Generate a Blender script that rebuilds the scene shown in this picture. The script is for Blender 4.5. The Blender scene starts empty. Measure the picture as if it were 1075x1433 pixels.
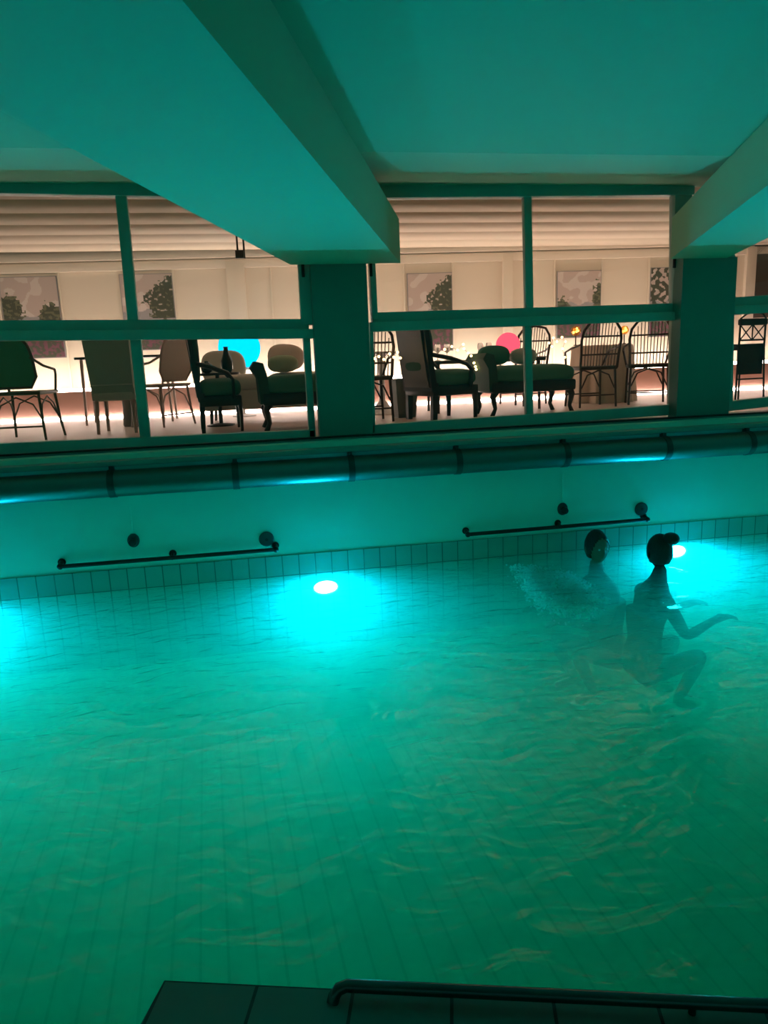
import bpy, bmesh, math, random
from mathutils import Vector, Matrix, noise
random.seed(7)
S = bpy.context.scene
COL = S.collection
PI = math.pi

# ------------------------------------------------------------------ camera model
IMG_W, IMG_H, F = 1075, 1433, 1000.0
CAM_H = 1.46                                   # camera height above the water (water is z = 0)
PITCH, ROLL, YAW = math.radians(11.7), math.radians(-2.2586), math.radians(9.8916)
FWD = Vector((math.sin(YAW)*math.cos(PITCH), math.cos(YAW)*math.cos(PITCH), -math.sin(PITCH)))
R0 = Vector((math.cos(YAW), -math.sin(YAW), 0)); U0 = R0.cross(FWD)
RGT = R0*math.cos(ROLL) + U0*math.sin(ROLL); UPV = U0*math.cos(ROLL) - R0*math.sin(ROLL)
EYE = Vector((0, 0, CAM_H))
cam = bpy.data.cameras.new('camera'); cam.sensor_fit = 'VERTICAL'; cam.sensor_height = 36; cam.lens = 36*F/IMG_H
cam.clip_start = .02; cam.clip_end = 100
camo = bpy.data.objects.new('camera', cam); COL.objects.link(camo)
M = Matrix((RGT, UPV, -FWD)).transposed().to_4x4(); M.translation = EYE; camo.matrix_world = M
S.camera = camo
def ray(px, py): return RGT*((px-IMG_W/2)/F) - UPV*((py-IMG_H/2)/F) + FWD
def onY(px, py, Y): d = ray(px, py); return EYE + d*(Y/d.y)
def onZ(px, py, Z): d = ray(px, py); return EYE + d*((Z-CAM_H)/d.z)
def onP(px, py, p0, n): d = ray(px, py); return EYE + d*((p0-EYE).dot(n)/d.dot(n))

# ------------------------------------------------------------------ materials
def mat(name, col, rough=.6, metal=0., bump=0., bscale=40., var=0., vscale=6., spec=.5, coat=0.):
    m = bpy.data.materials.new(name); m.use_nodes = True; nt = m.node_tree; b = nt.nodes['Principled BSDF']
    b.inputs['Base Color'].default_value = (*col, 1); b.inputs['Roughness'].default_value = rough
    b.inputs['Metallic'].default_value = metal; b.inputs['Specular IOR Level'].default_value = spec
    b.inputs['Coat Weight'].default_value = coat
    if bump or var:
        tc = nt.nodes.new('ShaderNodeTexCoord')
    if var:
        n = nt.nodes.new('ShaderNodeTexNoise'); n.inputs['Scale'].default_value = vscale; n.inputs['Detail'].default_value = 4
        nt.links.new(tc.outputs['Object'], n.inputs['Vector'])
        mx = nt.nodes.new('ShaderNodeMix'); mx.data_type = 'RGBA'
        mx.inputs[6].default_value = (*[c*(1-var) for c in col], 1); mx.inputs[7].default_value = (*[min(1, c*(1+var)) for c in col], 1)
        nt.links.new(n.outputs['Fac'], mx.inputs[0]); nt.links.new(mx.outputs[2], b.inputs['Base Color'])
    if bump:
        n = nt.nodes.new('ShaderNodeTexNoise'); n.inputs['Scale'].default_value = bscale; n.inputs['Detail'].default_value = 3
        nt.links.new(tc.outputs['Object'], n.inputs['Vector'])
        bp = nt.nodes.new('ShaderNodeBump'); bp.inputs['Strength'].default_value = bump; bp.inputs['Distance'].default_value = .02
        nt.links.new(n.outputs['Fac'], bp.inputs['Height']); nt.links.new(bp.outputs['Normal'], b.inputs['Normal'])
    return m
def emit(name, col, strength):
    m = bpy.data.materials.new(name); m.use_nodes = True; nt = m.node_tree; nt.nodes.clear()
    e = nt.nodes.new('ShaderNodeEmission'); e.inputs[0].default_value = (*col, 1); e.inputs[1].default_value = strength
    o = nt.nodes.new('ShaderNodeOutputMaterial'); nt.links.new(e.outputs[0], o.inputs[0]); return m
def tiles(name, col, grout, bw, bh, mortar, rough=.35, axes='XY', offset=0., rot=0.):
    m = bpy.data.materials.new(name); m.use_nodes = True; nt = m.node_tree; b = nt.nodes['Principled BSDF']
    tc = nt.nodes.new('ShaderNodeTexCoord'); sp = nt.nodes.new('ShaderNodeSeparateXYZ'); cb = nt.nodes.new('ShaderNodeCombineXYZ')
    nt.links.new(tc.outputs['Object'], sp.inputs[0])
    nt.links.new(sp.outputs[axes[0]], cb.inputs[0]); nt.links.new(sp.outputs[axes[1]], cb.inputs[1])
    mp = nt.nodes.new('ShaderNodeMapping'); mp.inputs['Rotation'].default_value = (0, 0, rot); nt.links.new(cb.outputs[0], mp.inputs[0])
    br = nt.nodes.new('ShaderNodeTexBrick'); br.offset = offset; br.inputs['Scale'].default_value = 1
    br.inputs['Color1'].default_value = (*col, 1); br.inputs['Color2'].default_value = (*[c*.9 for c in col], 1); br.inputs['Mortar'].default_value = (*grout, 1)
    br.inputs['Mortar Size'].default_value = mortar; br.inputs['Brick Width'].default_value = bw; br.inputs['Row Height'].default_value = bh
    nt.links.new(mp.outputs[0], br.inputs['Vector']); nt.links.new(br.outputs['Color'], b.inputs['Base Color'])
    b.inputs['Roughness'].default_value = rough
    bp = nt.nodes.new('ShaderNodeBump'); bp.invert = True; bp.inputs['Strength'].default_value = .3; bp.inputs['Distance'].default_value = .004
    nt.links.new(br.outputs['Fac'], bp.inputs['Height']); nt.links.new(bp.outputs['Normal'], b.inputs['Normal'])
    return m

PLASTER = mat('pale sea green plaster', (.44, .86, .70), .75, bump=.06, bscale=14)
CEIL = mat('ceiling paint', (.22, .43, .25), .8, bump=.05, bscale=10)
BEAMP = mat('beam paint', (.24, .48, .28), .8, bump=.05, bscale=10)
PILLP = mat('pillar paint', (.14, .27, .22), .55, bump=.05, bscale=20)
ALU = mat('painted aluminium', (.34, .50, .43), .42, var=.06)
ALUDK = mat('dark gasket and shadow gap', (.01, .012, .012), .6)  # also colours the painted shadow gap under the window frames
STONE = mat('sill stone', (.22, .36, .31), .45, bump=.08, bscale=30, var=.15)
PIPE = mat('glossy steel pipe', (.16, .20, .19), .42, metal=1., var=.12, vscale=3)
COLLAR = mat('pipe collar', (.03, .033, .032), .35)
STEEL = mat('tarnished steel', (.035, .04, .04), .3, metal=.7)
RAILM = mat('polished rail', (.10, .10, .10), .22, metal=.9)
RUBBER = mat('black rubber', (.012, .014, .014), .5)
COVER = mat('grey plastic cover', (.045, .06, .055), .6)
POOLT = tiles('pool tiles', (.84, .90, .84), (.42, .46, .42), .125, 9., .007, .85, 'XY', rot=-.06)
WALLT = tiles('waterline tiles', (.25, .43, .36), (.12, .19, .16), .118, 9., .004, .25, 'XZ')
DECKT = tiles('dark deck tiles', (.12, .17, .145), (.012, .014, .014), .215, .215, .004, .35, 'XY')

# pool water: a clear rippled skin over slightly milky green water
WATER = bpy.data.materials.new('pool water'); WATER.use_nodes = True; nt = WATER.node_tree; nt.nodes.clear()
out = nt.nodes.new('ShaderNodeOutputMaterial'); tr = nt.nodes.new('ShaderNodeBsdfTransparent'); gl = nt.nodes.new('ShaderNodeBsdfGlossy')
tr.inputs[0].default_value = (.97, 1, .99, 1); gl.inputs['Roughness'].default_value = .06; gl.inputs[0].default_value = (.95, .98, .97, 1)
fr = nt.nodes.new('ShaderNodeFresnel'); fr.inputs['IOR'].default_value = 1.33; mx = nt.nodes.new('ShaderNodeMixShader')
tc = nt.nodes.new('ShaderNodeTexCoord'); mp = nt.nodes.new('ShaderNodeMapping'); mp.inputs['Scale'].default_value = (1., 1.9, 1.)
nz = nt.nodes.new('ShaderNodeTexNoise'); nz.inputs['Scale'].default_value = 4.5; nz.inputs['Detail'].default_value = 3.5; nz.inputs['Distortion'].default_value = 1.0
bp = nt.nodes.new('ShaderNodeBump'); bp.inputs['Strength'].default_value = .55; bp.inputs['Distance'].default_value = .045
nt.links.new(tc.outputs['Object'], mp.inputs[0]); nt.links.new(mp.outputs[0], nz.inputs['Vector']); nt.links.new(nz.outputs['Fac'], bp.inputs['Height'])
nt.links.new(bp.outputs[0], gl.inputs['Normal']); nt.links.new(bp.outputs[0], fr.inputs['Normal'])
ge = nt.nodes.new('ShaderNodeNewGeometry'); sz = nt.nodes.new('ShaderNodeSeparateXYZ'); ab = nt.nodes.new('ShaderNodeMath'); ab.operation = 'ABSOLUTE'
gt = nt.nodes.new('ShaderNodeMath'); gt.operation = 'GREATER_THAN'; gt.inputs[1].default_value = .5; so = nt.nodes.new('ShaderNodeSeparateXYZ'); g2 = nt.nodes.new('ShaderNodeMath'); g2.operation = 'GREATER_THAN'; g2.inputs[1].default_value = -.3
nt.links.new(ge.outputs['True Normal'], sz.inputs[0]); nt.links.new(sz.outputs['Z'], ab.inputs[0]); nt.links.new(ab.outputs[0], gt.inputs[0]); nt.links.new(ge.outputs['Position'], so.inputs[0]); nt.links.new(so.outputs['Z'], g2.inputs[0])
mu = nt.nodes.new('ShaderNodeMath'); mu.operation = 'MULTIPLY'; mu2 = nt.nodes.new('ShaderNodeMath'); mu2.operation = 'MULTIPLY'   # only the free top surface is a water to air interface
nt.links.new(gt.outputs[0], mu.inputs[0]); nt.links.new(g2.outputs[0], mu.inputs[1]); nt.links.new(mu.outputs[0], mu2.inputs[0]); nt.links.new(fr.outputs[0], mu2.inputs[1])
nt.links.new(mu2.outputs[0], mx.inputs[0]); nt.links.new(tr.outputs[0], mx.inputs[1]); nt.links.new(gl.outputs[0], mx.inputs[2]); nt.links.new(mx.outputs[0], out.inputs['Surface'])
vs = nt.nodes.new('ShaderNodeVolumeScatter'); vs.inputs['Color'].default_value = (.2, 1, 1, 1); vs.inputs['Density'].default_value = .88; vs.inputs['Anisotropy'].default_value = .15
va = nt.nodes.new('ShaderNodeVolumeAbsorption'); va.inputs['Color'].default_value = (0, .975, .78, 1); va.inputs['Density'].default_value = 1.1
ad = nt.nodes.new('ShaderNodeAddShader'); nt.links.new(vs.outputs[0], ad.inputs[0]); nt.links.new(va.outputs[0], ad.inputs[1]); nt.links.new(ad.outputs[0], out.inputs['Volume'])

GLASS = bpy.data.materials.new('window glass'); GLASS.use_nodes = True; nt = GLASS.node_tree; nt.nodes.clear()
out = nt.nodes.new('ShaderNodeOutputMaterial'); tr = nt.nodes.new('ShaderNodeBsdfTransparent'); gl = nt.nodes.new('ShaderNodeBsdfGlossy'); gl.inputs['Roughness'].default_value = .02
tr.inputs[0].default_value = (.95, .97, .96, 1)
fr = nt.nodes.new('ShaderNodeFresnel'); fr.inputs['IOR'].default_value = 1.35; mx = nt.nodes.new('ShaderNodeMixShader')
nt.links.new(fr.outputs[0], mx.inputs[0]); nt.links.new(tr.outputs[0], mx.inputs[1]); nt.links.new(gl.outputs[0], mx.inputs[2]); nt.links.new(mx.outputs[0], out.inputs[0])

LAMP = emit('pool lamp lens', (.004, .60, 1.0), 1080)
LED = emit('led strip', (1, .80, .72), 26)
REDG = emit('red globe glow', (1, .06, .10), 2.2)
CYANG = emit('cyan globe glow', (.0, .62, 1.0), 1.6)
FAIRY = emit('fairy bulb', (1, .62, .22), 9)

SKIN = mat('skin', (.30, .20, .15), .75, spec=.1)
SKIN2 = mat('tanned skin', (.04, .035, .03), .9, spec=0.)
HAIR = mat('dark hair', (.012, .010, .010), .5, bump=.4, bscale=120)
SWIM = mat('dark swimwear', (.012, .014, .02), .9, spec=0.)
EYEM = mat('eye', (.5, .5, .5), .2)

TFLOOR = mat('terrace floor', (.76, .62, .58), .45, bump=.05, bscale=30, var=.10, vscale=3)
TWALL = mat('terrace wall panels', (.62, .53, .42), .7, bump=.03)
TTRIM = mat('cream painted trim', (.66, .57, .46), .6)
PLINTH = mat('peach plinth', (.62, .36, .29), .6, var=.06)
FABRIC = mat('canopy fabric', (.66, .57, .45), .85, bump=.04)
DKMET = mat('dark bracket metal', (.02, .02, .018), .4, metal=.6)
GREENW = mat('woven green cane', (.04, .34, .17), .6, bump=.7, bscale=160)
DKCANE = mat('dark cane frame', (.08, .09, .05), .45)
GREYUP = mat('grey green upholstery', (.28, .36, .28), .85, bump=.2, bscale=150)
GREYUPL = mat('grey green seat cover', (.42, .44, .36), .85, bump=.2, bscale=150)
PALEW = mat('pale wood', (.40, .30, .24), .5)
PALEC = mat('pale cane weave', (.50, .40, .33), .6, bump=.5, bscale=140)
DKWOOD = mat('near black wood', (.014, .013, .011), .35)
BROWNW = mat('dark brown rattan', (.045, .022, .014), .45)
VELVET = mat('green velvet', (.05, .20, .13), .8, bump=.12, bscale=90)
VELVETD = mat('dark green velvet', (.02, .075, .05), .8, bump=.12, bscale=90)
GREYLEA = mat('worn grey leather', (.13, .115, .10), .5, bump=.15, bscale=40)
PALEUP = mat('pale grey upholstery', (.55, .52, .45), .85, bump=.15, bscale=90)
PINKC = mat('pinkish beige cushion', (.74, .56, .47), .85, bump=.15, bscale=90)
OLIVEC = mat('olive bolster', (.36, .42, .27), .85, bump=.15, bscale=90)
CLOTH = mat('beige tablecloth', (.62, .50, .38), .85, bump=.1, bscale=60)
CONCR = mat('grey planter', (.20, .20, .18), .7, bump=.2, bscale=25, var=.15)
WHITEM = mat('white lacquer', (.75, .70, .68), .35)
CERAM = mat('dark ceramic', (.015, .02, .02), .2)
BLACKF = mat('black fabric', (.012, .010, .010), .8)
BROWNB = mat('dark brown board', (.05, .025, .014), .5)
WIREM = mat('thin wire', (.05, .03, .02), .4, metal=.5)
P_SKY = mat('print pink sky', (.42, .33, .29), .6)
P_SKY2 = mat('print pale cloud', (.50, .42, .38), .6)
P_HILL = mat('print grey hill', (.26, .24, .24), .6)
P_TREE = mat('print dark foliage', (.045, .05, .03), .6)
P_TREE2 = mat('print olive foliage', (.11, .11, .06), .6)
P_FLOW = mat('print purple flowers', (.12, .04, .06), .6)

# ------------------------------------------------------------------ mesh builder
class MB:
    def __init__(s): s.b = bmesh.new()
    def box(s, c, size, rz=0., mtx=None, bev=0.):
        r = bmesh.ops.create_cube(s.b, size=1.)
        m = Matrix.Translation(c) @ Matrix.Rotation(rz, 4, 'Z') @ Matrix.Diagonal((*size, 1))
        if mtx is not None: m = mtx @ m
        bmesh.ops.transform(s.b, matrix=m, verts=r['verts'])
        if bev:
            es = list({e for v in r['verts'] for e in v.link_edges})
            bmesh.ops.bevel(s.b, geom=es, offset=bev, segments=2, affect='EDGES', profile=.6)
        return s
    def prism(s, pts, lo, hi, axis='Z'):
        def P(p, h): return {'Z': (p[0], p[1], h), 'Y': (p[0], h, p[1]), 'X': (h, p[0], p[1])}[axis]
        a = [s.b.verts.new(P(p, lo)) for p in pts]; c = [s.b.verts.new(P(p, hi)) for p in pts]; n = len(pts)
        s.b.faces.new(a); s.b.faces.new(c)
        for i in range(n): s.b.faces.new((a[i], a[(i+1) % n], c[(i+1) % n], c[i]))
        return s
    def hexa(s, lo, hi):                        # two quads of 3D points
        a = [s.b.verts.new(p) for p in lo]; c = [s.b.verts.new(p) for p in hi]; n = len(a)
        s.b.faces.new(a); s.b.faces.new(c)
        for i in range(n): s.b.faces.new((a[i], a[(i+1) % n], c[(i+1) % n], c[i]))
        return s
    def tube(s, pts, r, seg=10, closed=False):
        pts = [Vector(p) for p in pts]; n = len(pts); rr = r if isinstance(r, (list, tuple)) else [r]*n; rings = []
        up = None
        for i, p in enumerate(pts):
            if closed: t = pts[(i+1) % n] - pts[i-1]
            else: t = pts[min(i+1, n-1)] - pts[max(i-1, 0)]
            t.normalize()
            if up is None: up = t.orthogonal().normalized()
            else:
                up = up - t*up.dot(t)
                up = up.normalized() if up.length > 1e-6 else t.orthogonal().normalized()
            w = t.cross(up)
            rings.append([s.b.verts.new(p + (up*math.cos(2*PI*k/seg) + w*math.sin(2*PI*k/seg))*rr[i]) for k in range(seg)])
        for i in range(n if closed else n-1):
            A, B = rings[i], rings[(i+1) % n]
            for k in range(seg):
                s.b.faces.new((A[k], A[(k+1) % seg], B[(k+1) % seg], B[k]))
        if not closed:
            s.b.faces.new(rings[0][::-1]); s.b.faces.new(rings[-1])
        return s
    def lathe(s, prof, c=(0, 0, 0), seg=24, axis='Z', sx=1., sy=1.):
        rings = []
        for (r, h) in prof:
            ring = []
            for k in range(seg):
                a = 2*PI*k/seg; x, y = r*math.cos(a)*sx, r*math.sin(a)*sy
                p = {'Z': (x, y, h), 'Y': (x, h, y), 'X': (h, x, y)}[axis]
                ring.append(s.b.verts.new((p[0]+c[0], p[1]+c[1], p[2]+c[2])))
            rings.append(ring)
        for A, B in zip(rings, rings[1:]):
            for k in range(seg): s.b.faces.new((A[k], A[(k+1) % seg], B[(k+1) % seg], B[k]))
        s.b.faces.new(rings[0][::-1]); s.b.faces.new(rings[-1]); return s
    def ball(s, c, r, seg=20, ring=12):
        q = bmesh.ops.create_uvsphere(s.b, u_segments=seg, v_segments=ring, radius=1.)
        rr = r if isinstance(r, (tuple, list)) else (r, r, r)
        bmesh.ops.transform(s.b, matrix=Matrix.Translation(c) @ Matrix.Diagonal((*rr, 1)), verts=q['verts']); return s
    def cushion(s, c, size, e=.35, mtx=None, n=12):    # soft superellipsoid
        q = bmesh.ops.create_uvsphere(s.b, u_segments=28, v_segments=16, radius=1.)
        def f(v, p): return math.copysign(abs(v)**p, v)
        for v in q['verts']:
            x, y, z = v.co; h = math.hypot(x, y)
            if h > 1e-6:
                cx_, cy_ = f(x/h, e), f(y/h, e); hh = f(h, e*1.6)
                v.co = (cx_*hh, cy_*hh, f(z, .8))
            v.co = (v.co.x*size[0]/2, v.co.y*size[1]/2, v.co.z*size[2]/2)
        m = Matrix.Translation(c)
        if mtx is not None: m = mtx @ m
        bmesh.ops.transform(s.b, matrix=m, verts=q['verts']); return s
    def build(s, name, m, parent=None, smooth=True):
        bmesh.ops.recalc_face_normals(s.b, faces=s.b.faces)
        me = bpy.data.meshes.new(name); s.b.to_mesh(me); s.b.free()
        for x in (m if isinstance(m, (list, tuple)) else [m]): me.materials.append(x)
        if smooth:
            for p in me.polygons: p.use_smooth = True
            try: me.set_sharp_from_angle(angle=math.radians(38))
            except Exception: pass
        o = bpy.data.objects.new(name, me); COL.objects.link(o)
        if parent is not None: o.parent = parent
        return o
def tag(o, label=None, cat=None, group=None, kind=None):
    if label: o['label'] = label
    if cat: o['category'] = cat
    if group: o['group'] = group
    if kind: o['kind'] = kind
    return o
def thing(name, label, cat, loc=(0, 0, 0), rz=0., group=None):
    o = bpy.data.objects.new(name, None); COL.objects.link(o); o.empty_display_size = .1
    o.location = loc; o.rotation_euler = (0, 0, rz); return tag(o, label, cat, group)
def struct(o, label, cat='structure'): return tag(o, label, cat, None, 'structure')
def copy_tree(o, parent=None):
    c = o.copy(); COL.objects.link(c)
    if parent is not None: c.parent = parent
    for ch in list(o.children): copy_tree(ch, c)
    return c
def again(o, label, loc, rz):
    c = copy_tree(o); c['label'] = label; c.location = loc; c.rotation_euler = (0, 0, rz); return c

# ------------------------------------------------------------------ pool room
YW, YG, YP = 5.0, 5.30, 5.15           # low wall face, window plane, pillar face
XL, XR, YB = -5.5, 7.5, -2.2
ZB, ZC = 2.145, 2.43                   # beam soffit, ceiling
DEPTH = -1.16

struct(MB().box(((XL+XR)/2, (YB+YW)/2, DEPTH-.05), (XR-XL, YW-YB, .1)).build('pool_floor', POOLT, smooth=False), 'tiled floor of the pool under the green water', 'pool floor')
struct(MB().box(((XL+XR)/2, YW+.2, (DEPTH+.94)/2), (XR-XL, .4, .94-DEPTH)).build('wall_far', PLASTER, smooth=False), 'low painted wall between the water and the windows', 'wall')
struct(MB().box(((XL+XR)/2, YW-.004, (-.55+.145)/2), (XR-XL, .016, .70)).build('trim_1', WALLT, smooth=False), 'band of tall narrow tiles along the waterline of the far wall', 'tile band')
struct(MB().box((XL-.05, 2.6, .95), (.1, 9.6, 4.)).build('wall_left', PLASTER, smooth=False), 'left side wall of the pool room', 'wall')
struct(MB().box((XR+.05, 2.6, .95), (.1, 9.6, 4.)).build('wall_right', PLASTER, smooth=False), 'right side wall of the pool room', 'wall')
struct(MB().box(((XL+XR)/2, YB-.05, .95), (XR-XL, .1, 4.)).build('wall_back', PLASTER, smooth=False), 'wall behind the viewer at the back of the pool room', 'wall')

# ceiling: flat slab, then a sloped strip rising to the window heads
ye = 3.55
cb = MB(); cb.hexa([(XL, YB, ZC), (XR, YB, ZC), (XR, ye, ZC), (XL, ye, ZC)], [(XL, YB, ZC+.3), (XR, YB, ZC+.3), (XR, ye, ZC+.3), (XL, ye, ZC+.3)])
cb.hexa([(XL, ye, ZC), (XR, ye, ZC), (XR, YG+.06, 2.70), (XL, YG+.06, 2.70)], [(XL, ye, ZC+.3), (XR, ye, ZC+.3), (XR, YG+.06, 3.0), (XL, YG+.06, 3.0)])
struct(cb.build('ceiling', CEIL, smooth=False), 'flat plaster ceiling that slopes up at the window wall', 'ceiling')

def line_at_y(a, b, y): t = (y-a.y)/(b.y-a.y); return a.x + (b.x-a.x)*t
def beam(name, label, e1a, e1b, e2a, e2b, yend):
    y0 = YB+.02
    pts = [(line_at_y(e1a, e1b, y0), y0), (line_at_y(e2a, e2b, y0), y0), (line_at_y(e2a, e2b, yend), yend), (line_at_y(e1a, e1b, yend), yend)]
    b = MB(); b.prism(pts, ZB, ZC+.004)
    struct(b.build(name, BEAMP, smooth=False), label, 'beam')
p = lambda x, y: onZ(x, y, ZB)
beam('beam', 'wide plaster ceiling beam running to the pillar between the left and middle windows', p(0, 155), p(400, 367), p(255, 0), p(548, 353), 5.13)
r1, r2 = p(1075, 259), p(948, 355); q1 = p(1032, 354)
rd = (r2-r1).normalized(); 
beam('beam', 'ceiling beam running to the pillar right of the middle window', r1, r2, q1-rd*1.0+Vector((.02, 0, 0)), q1, 5.13)

def pillar(xa, xb, ya, yb, label):                # pixel columns at top/bottom
    a, b_ = onY(xa[0], ya, YP), onY(xb[0], ya, YP); c, d = onY(xa[1], yb, YP), onY(xb[1], yb, YP)
    xl, xr = (a.x+c.x)/2, (b_.x+d.x)/2
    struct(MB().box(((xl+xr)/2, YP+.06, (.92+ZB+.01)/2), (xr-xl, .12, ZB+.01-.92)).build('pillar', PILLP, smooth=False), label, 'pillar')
pillar((437, 445), (514, 521), 370, 600, 'dark square pillar between the left and middle windows')
pillar((954, 950), (1031, 1022), 356, 574, 'dark square pillar right of the middle window')

# ------------------------------------------------------------------ windows
def bar(mb, p1, p2, wpx, depth=.06, yc=YG):
    a, b = onY(*p1, yc), onY(*p2, yc); d = b-a; L = d.length; w = wpx/182.
    ang = math.atan2(d.z, d.x); mid = (a+b)/2
    m = Matrix.Translation(mid) @ Matrix.Rotation(-ang, 4, 'Y')
    mb.box((0, 0, 0), (L, depth, w), mtx=m, bev=.006); return mb
def pane(parent, q):
    lo = [onY(x, y, YG) for x, y in q]
    b = MB(); b.hexa([v+Vector((0, -.003, 0)) for v in lo], [v+Vector((0, .003, 0)) for v in lo]); return b.build('pane', GLASS, parent, smooth=False)
def window(n, label, head, rails, sill, jambs, mulls, ledge, panes, gaskets=()):
    root = thing('window_%d' % n, label, 'window'); root['kind'] = 'structure'
    b = MB()
    bar(b, *head[:2], head[2], .09)
    bar(b, *sill[:2], sill[2], .08)
    for j in jambs: bar(b, *j[:2], j[2], .08)
    b.build('frame', ALU, root)
    bar(MB(), *rails[:2], rails[2], .07).build('transom', ALU, root)
    bar(MB(), *ledge[:2], ledge[2], .05, YG-.045).build('ledge_rail', ALU, root)
    for mu in mulls: bar(MB(), *mu[:2], mu[2], .055).build('mullion', ALU, root)
    for q in panes: pane(root, q)
    for g in gaskets: bar(MB(), *g[:2], g[2], .02, YG-.045).build('roller_guide', ALUDK, root)
    return root
window(1, 'left window of four panes under the wide beam, cyan globe lamp behind it',
       ((-260, 257), (432, 271), 16), ((-260, 459), (432, 455), 15), ((-260, 640), (441, 608), 14),
       [((420, 272), (430, 455), 16), ((428, 462), (437, 612), 9), ((-262, 255), (-240, 640), 16)],
       [((169, 266), (187, 452), 13), ((190, 474), (204, 614), 13)],
       ((-260, 472), (440, 467), 12),
       [[(-258, 262), (169, 268), (187, 456), (-258, 458)], [(169, 268), (424, 273), (430, 452), (187, 456)],
        [(-258, 475), (190, 474), (204, 615), (-250, 636)], [(190, 474), (430, 470), (437, 605), (204, 615)]],
       [((423.5, 368), (424.5, 388), 4)])
window(2, 'middle window of four panes between the two dark pillars',
       ((512, 269), (968, 265), 17), ((520, 446), (955, 432), 15), ((520, 602), (955, 572), 15),
       [((515, 265), (524, 448), 8), ((519, 455), (522, 606), 5), ((953, 262), (951, 440), 26), ((945, 445), (942, 578), 11)],
       [((737, 270), (740, 440), 11), ((737.5, 450), (740.5, 590), 10)],
       ((517, 458), (957, 442), 12),
       [[(517, 271), (737, 270), (740, 440), (524, 447)], [(737, 270), (945, 267), (945, 431), (740, 440)],
        [(519, 458), (737, 452), (740, 585), (522, 600)], [(737, 452), (943, 443), (940, 572), (740, 585)]],
       [((518.5, 368), (519.5, 387), 4), ((944.5, 356), (944, 375), 4)])
window(3, 'window at the right end beyond the second pillar, black bar chair behind it',
       ((1024, 268), (1500, 240), 17), ((1024, 424), (1500, 393), 15), ((1020, 568), (1500, 516), 14),
       [((1022, 330), (1018, 575), 8), ((1490, 240), (1480, 520), 16)], [((1260, 250), (1255, 410), 12), ((1262, 420), (1255, 545), 12)],
       ((1022, 435), (1500, 405), 12),
       [[(1024, 268), (1260, 255), (1256, 405), (1022, 424)], [(1262, 255), (1490, 240), (1482, 392), (1258, 405)],
        [(1022, 436), (1258, 418), (1254, 542), (1020, 566)], [(1258, 418), (1484, 404), (1480, 520), (1254, 542)]])

# sill ledges under the windows
def strip(name, label, zlo, zhi, y0, y1, m, bev=.01):
    struct(MB().box(((XL+XR)/2, (y0+y1)/2, (zlo+zhi)/2), (XR-XL, y1-y0, zhi-zlo), bev=bev).build(name, m), label, 'ledge')
strip('trim_2', 'upper stone ledge directly under the window frames', .925, .955, 5.12, 5.42, STONE)
strip('trim_3', 'lower projecting stone ledge above the dark pipe', .868, .905, 4.90, 5.14, STONE)

strip('trim_40', 'thin black strip painting the shadow gap between the window frames and the stone ledge', .955, .968, 5.105, 5.14, ALUDK, .002)  # black strip stands in for the shade between frames and ledge

# ------------------------------------------------------------------ pipe on the wall
pipe = thing('gutter_pipe', 'long glossy dark pipe running along the wall under the windows', 'pipe', (0, 4.884, .760))
MB().tube([(XL, 0, 0), (-1, 0, 0), (2, 0, 0), (XR, 0, 0)], .088, 32).build('pipe_run', PIPE, pipe)
for px, py in ((157, 675), (330, 665), (491, 655), (640, 645), (790, 632), (931, 620), (1048, 605)):
    x = onY(px, py, 4.87).x
    MB().tube([(x-.022, 0, 0), (x+.022, 0, 0)], .0925, 32).build('collar', COLLAR, pipe)
    MB().box((x, .094, .0), (.03, .044, .05), bev=.003).build('pipe_bracket', COLLAR, pipe)
    MB().box((x, .02, .09), (.03, .05, .05), bev=.004).build('bolt_lug', COLLAR, pipe)

# ------------------------------------------------------------------ grab rails, outlets
def grab_rail(p1, p2, pm, label):
    a, b, c = onY(*p1, YW-.06), onY(*p2, YW-.06), onY(*pm, YW-.06)
    root = thing('grab_rail', label, 'grab rail', (a.x, YW, a.z), 0, 'steel grab rails on the far wall')
    o = Vector((a.x, YW, a.z)); d = (b-a)
    A, B = a-o, b-o
    MB().tube([A, A+d*.5, B], .0145, 14).build('bar', STEEL, root)
    for q, big in ((A, 1), (c-o, 0), (B, 1)):
        q = Vector(q); t = (q.x-A.x)/(B.x-A.x); q.z = A.z+(B.z-A.z)*t
        br = MB().tube([(q.x, -.06, q.z), (q.x, -.03, q.z+.012), (q.x, -.003, q.z+.016)], .016 if big else .011, 12)
        br.ball((q.x, -.06, q.z), .021 if big else .016, 14, 10)
        e = br.build('bracket', STEEL, root)
        MB().lathe([(.026, -.006), (.026, 0.)], (q.x, 0, q.z+.016), 20, 'Y').build('flange', STEEL, e)
    return root
grab_rail((84, 793), (386, 769), (241, 780), 'steel grab rail on the far wall under the left window')
grab_rail((655, 748), (906, 727), (785, 740), 'steel grab rail on the far wall above the two bathers')
def outlet(px, py, r, label):
    c = onY(px, py, YW); t = thing('wall_outlet', label, 'outlet cover', (c.x, YW, c.z), 0, 'round outlets on the far wall')
    MB().lathe([(r, 0), (r, -.012), (r*.86, -.02), (r*.3, -.022)], (0, 0, 0), 28, 'Y').build('cover_plate', COVER, t)
    MB().lathe([(r*.22, -.02), (r*.22, -.026), (r*.1, -.027)], (0, 0, 0), 16, 'Y').build('screw_cap', STEEL, t)
outlet(373, 754, .053, 'round grey outlet cover over the right end of the left grab rail')
outlet(897, 712, .052, 'round grey outlet cover over the right end of the right grab rail')
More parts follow.
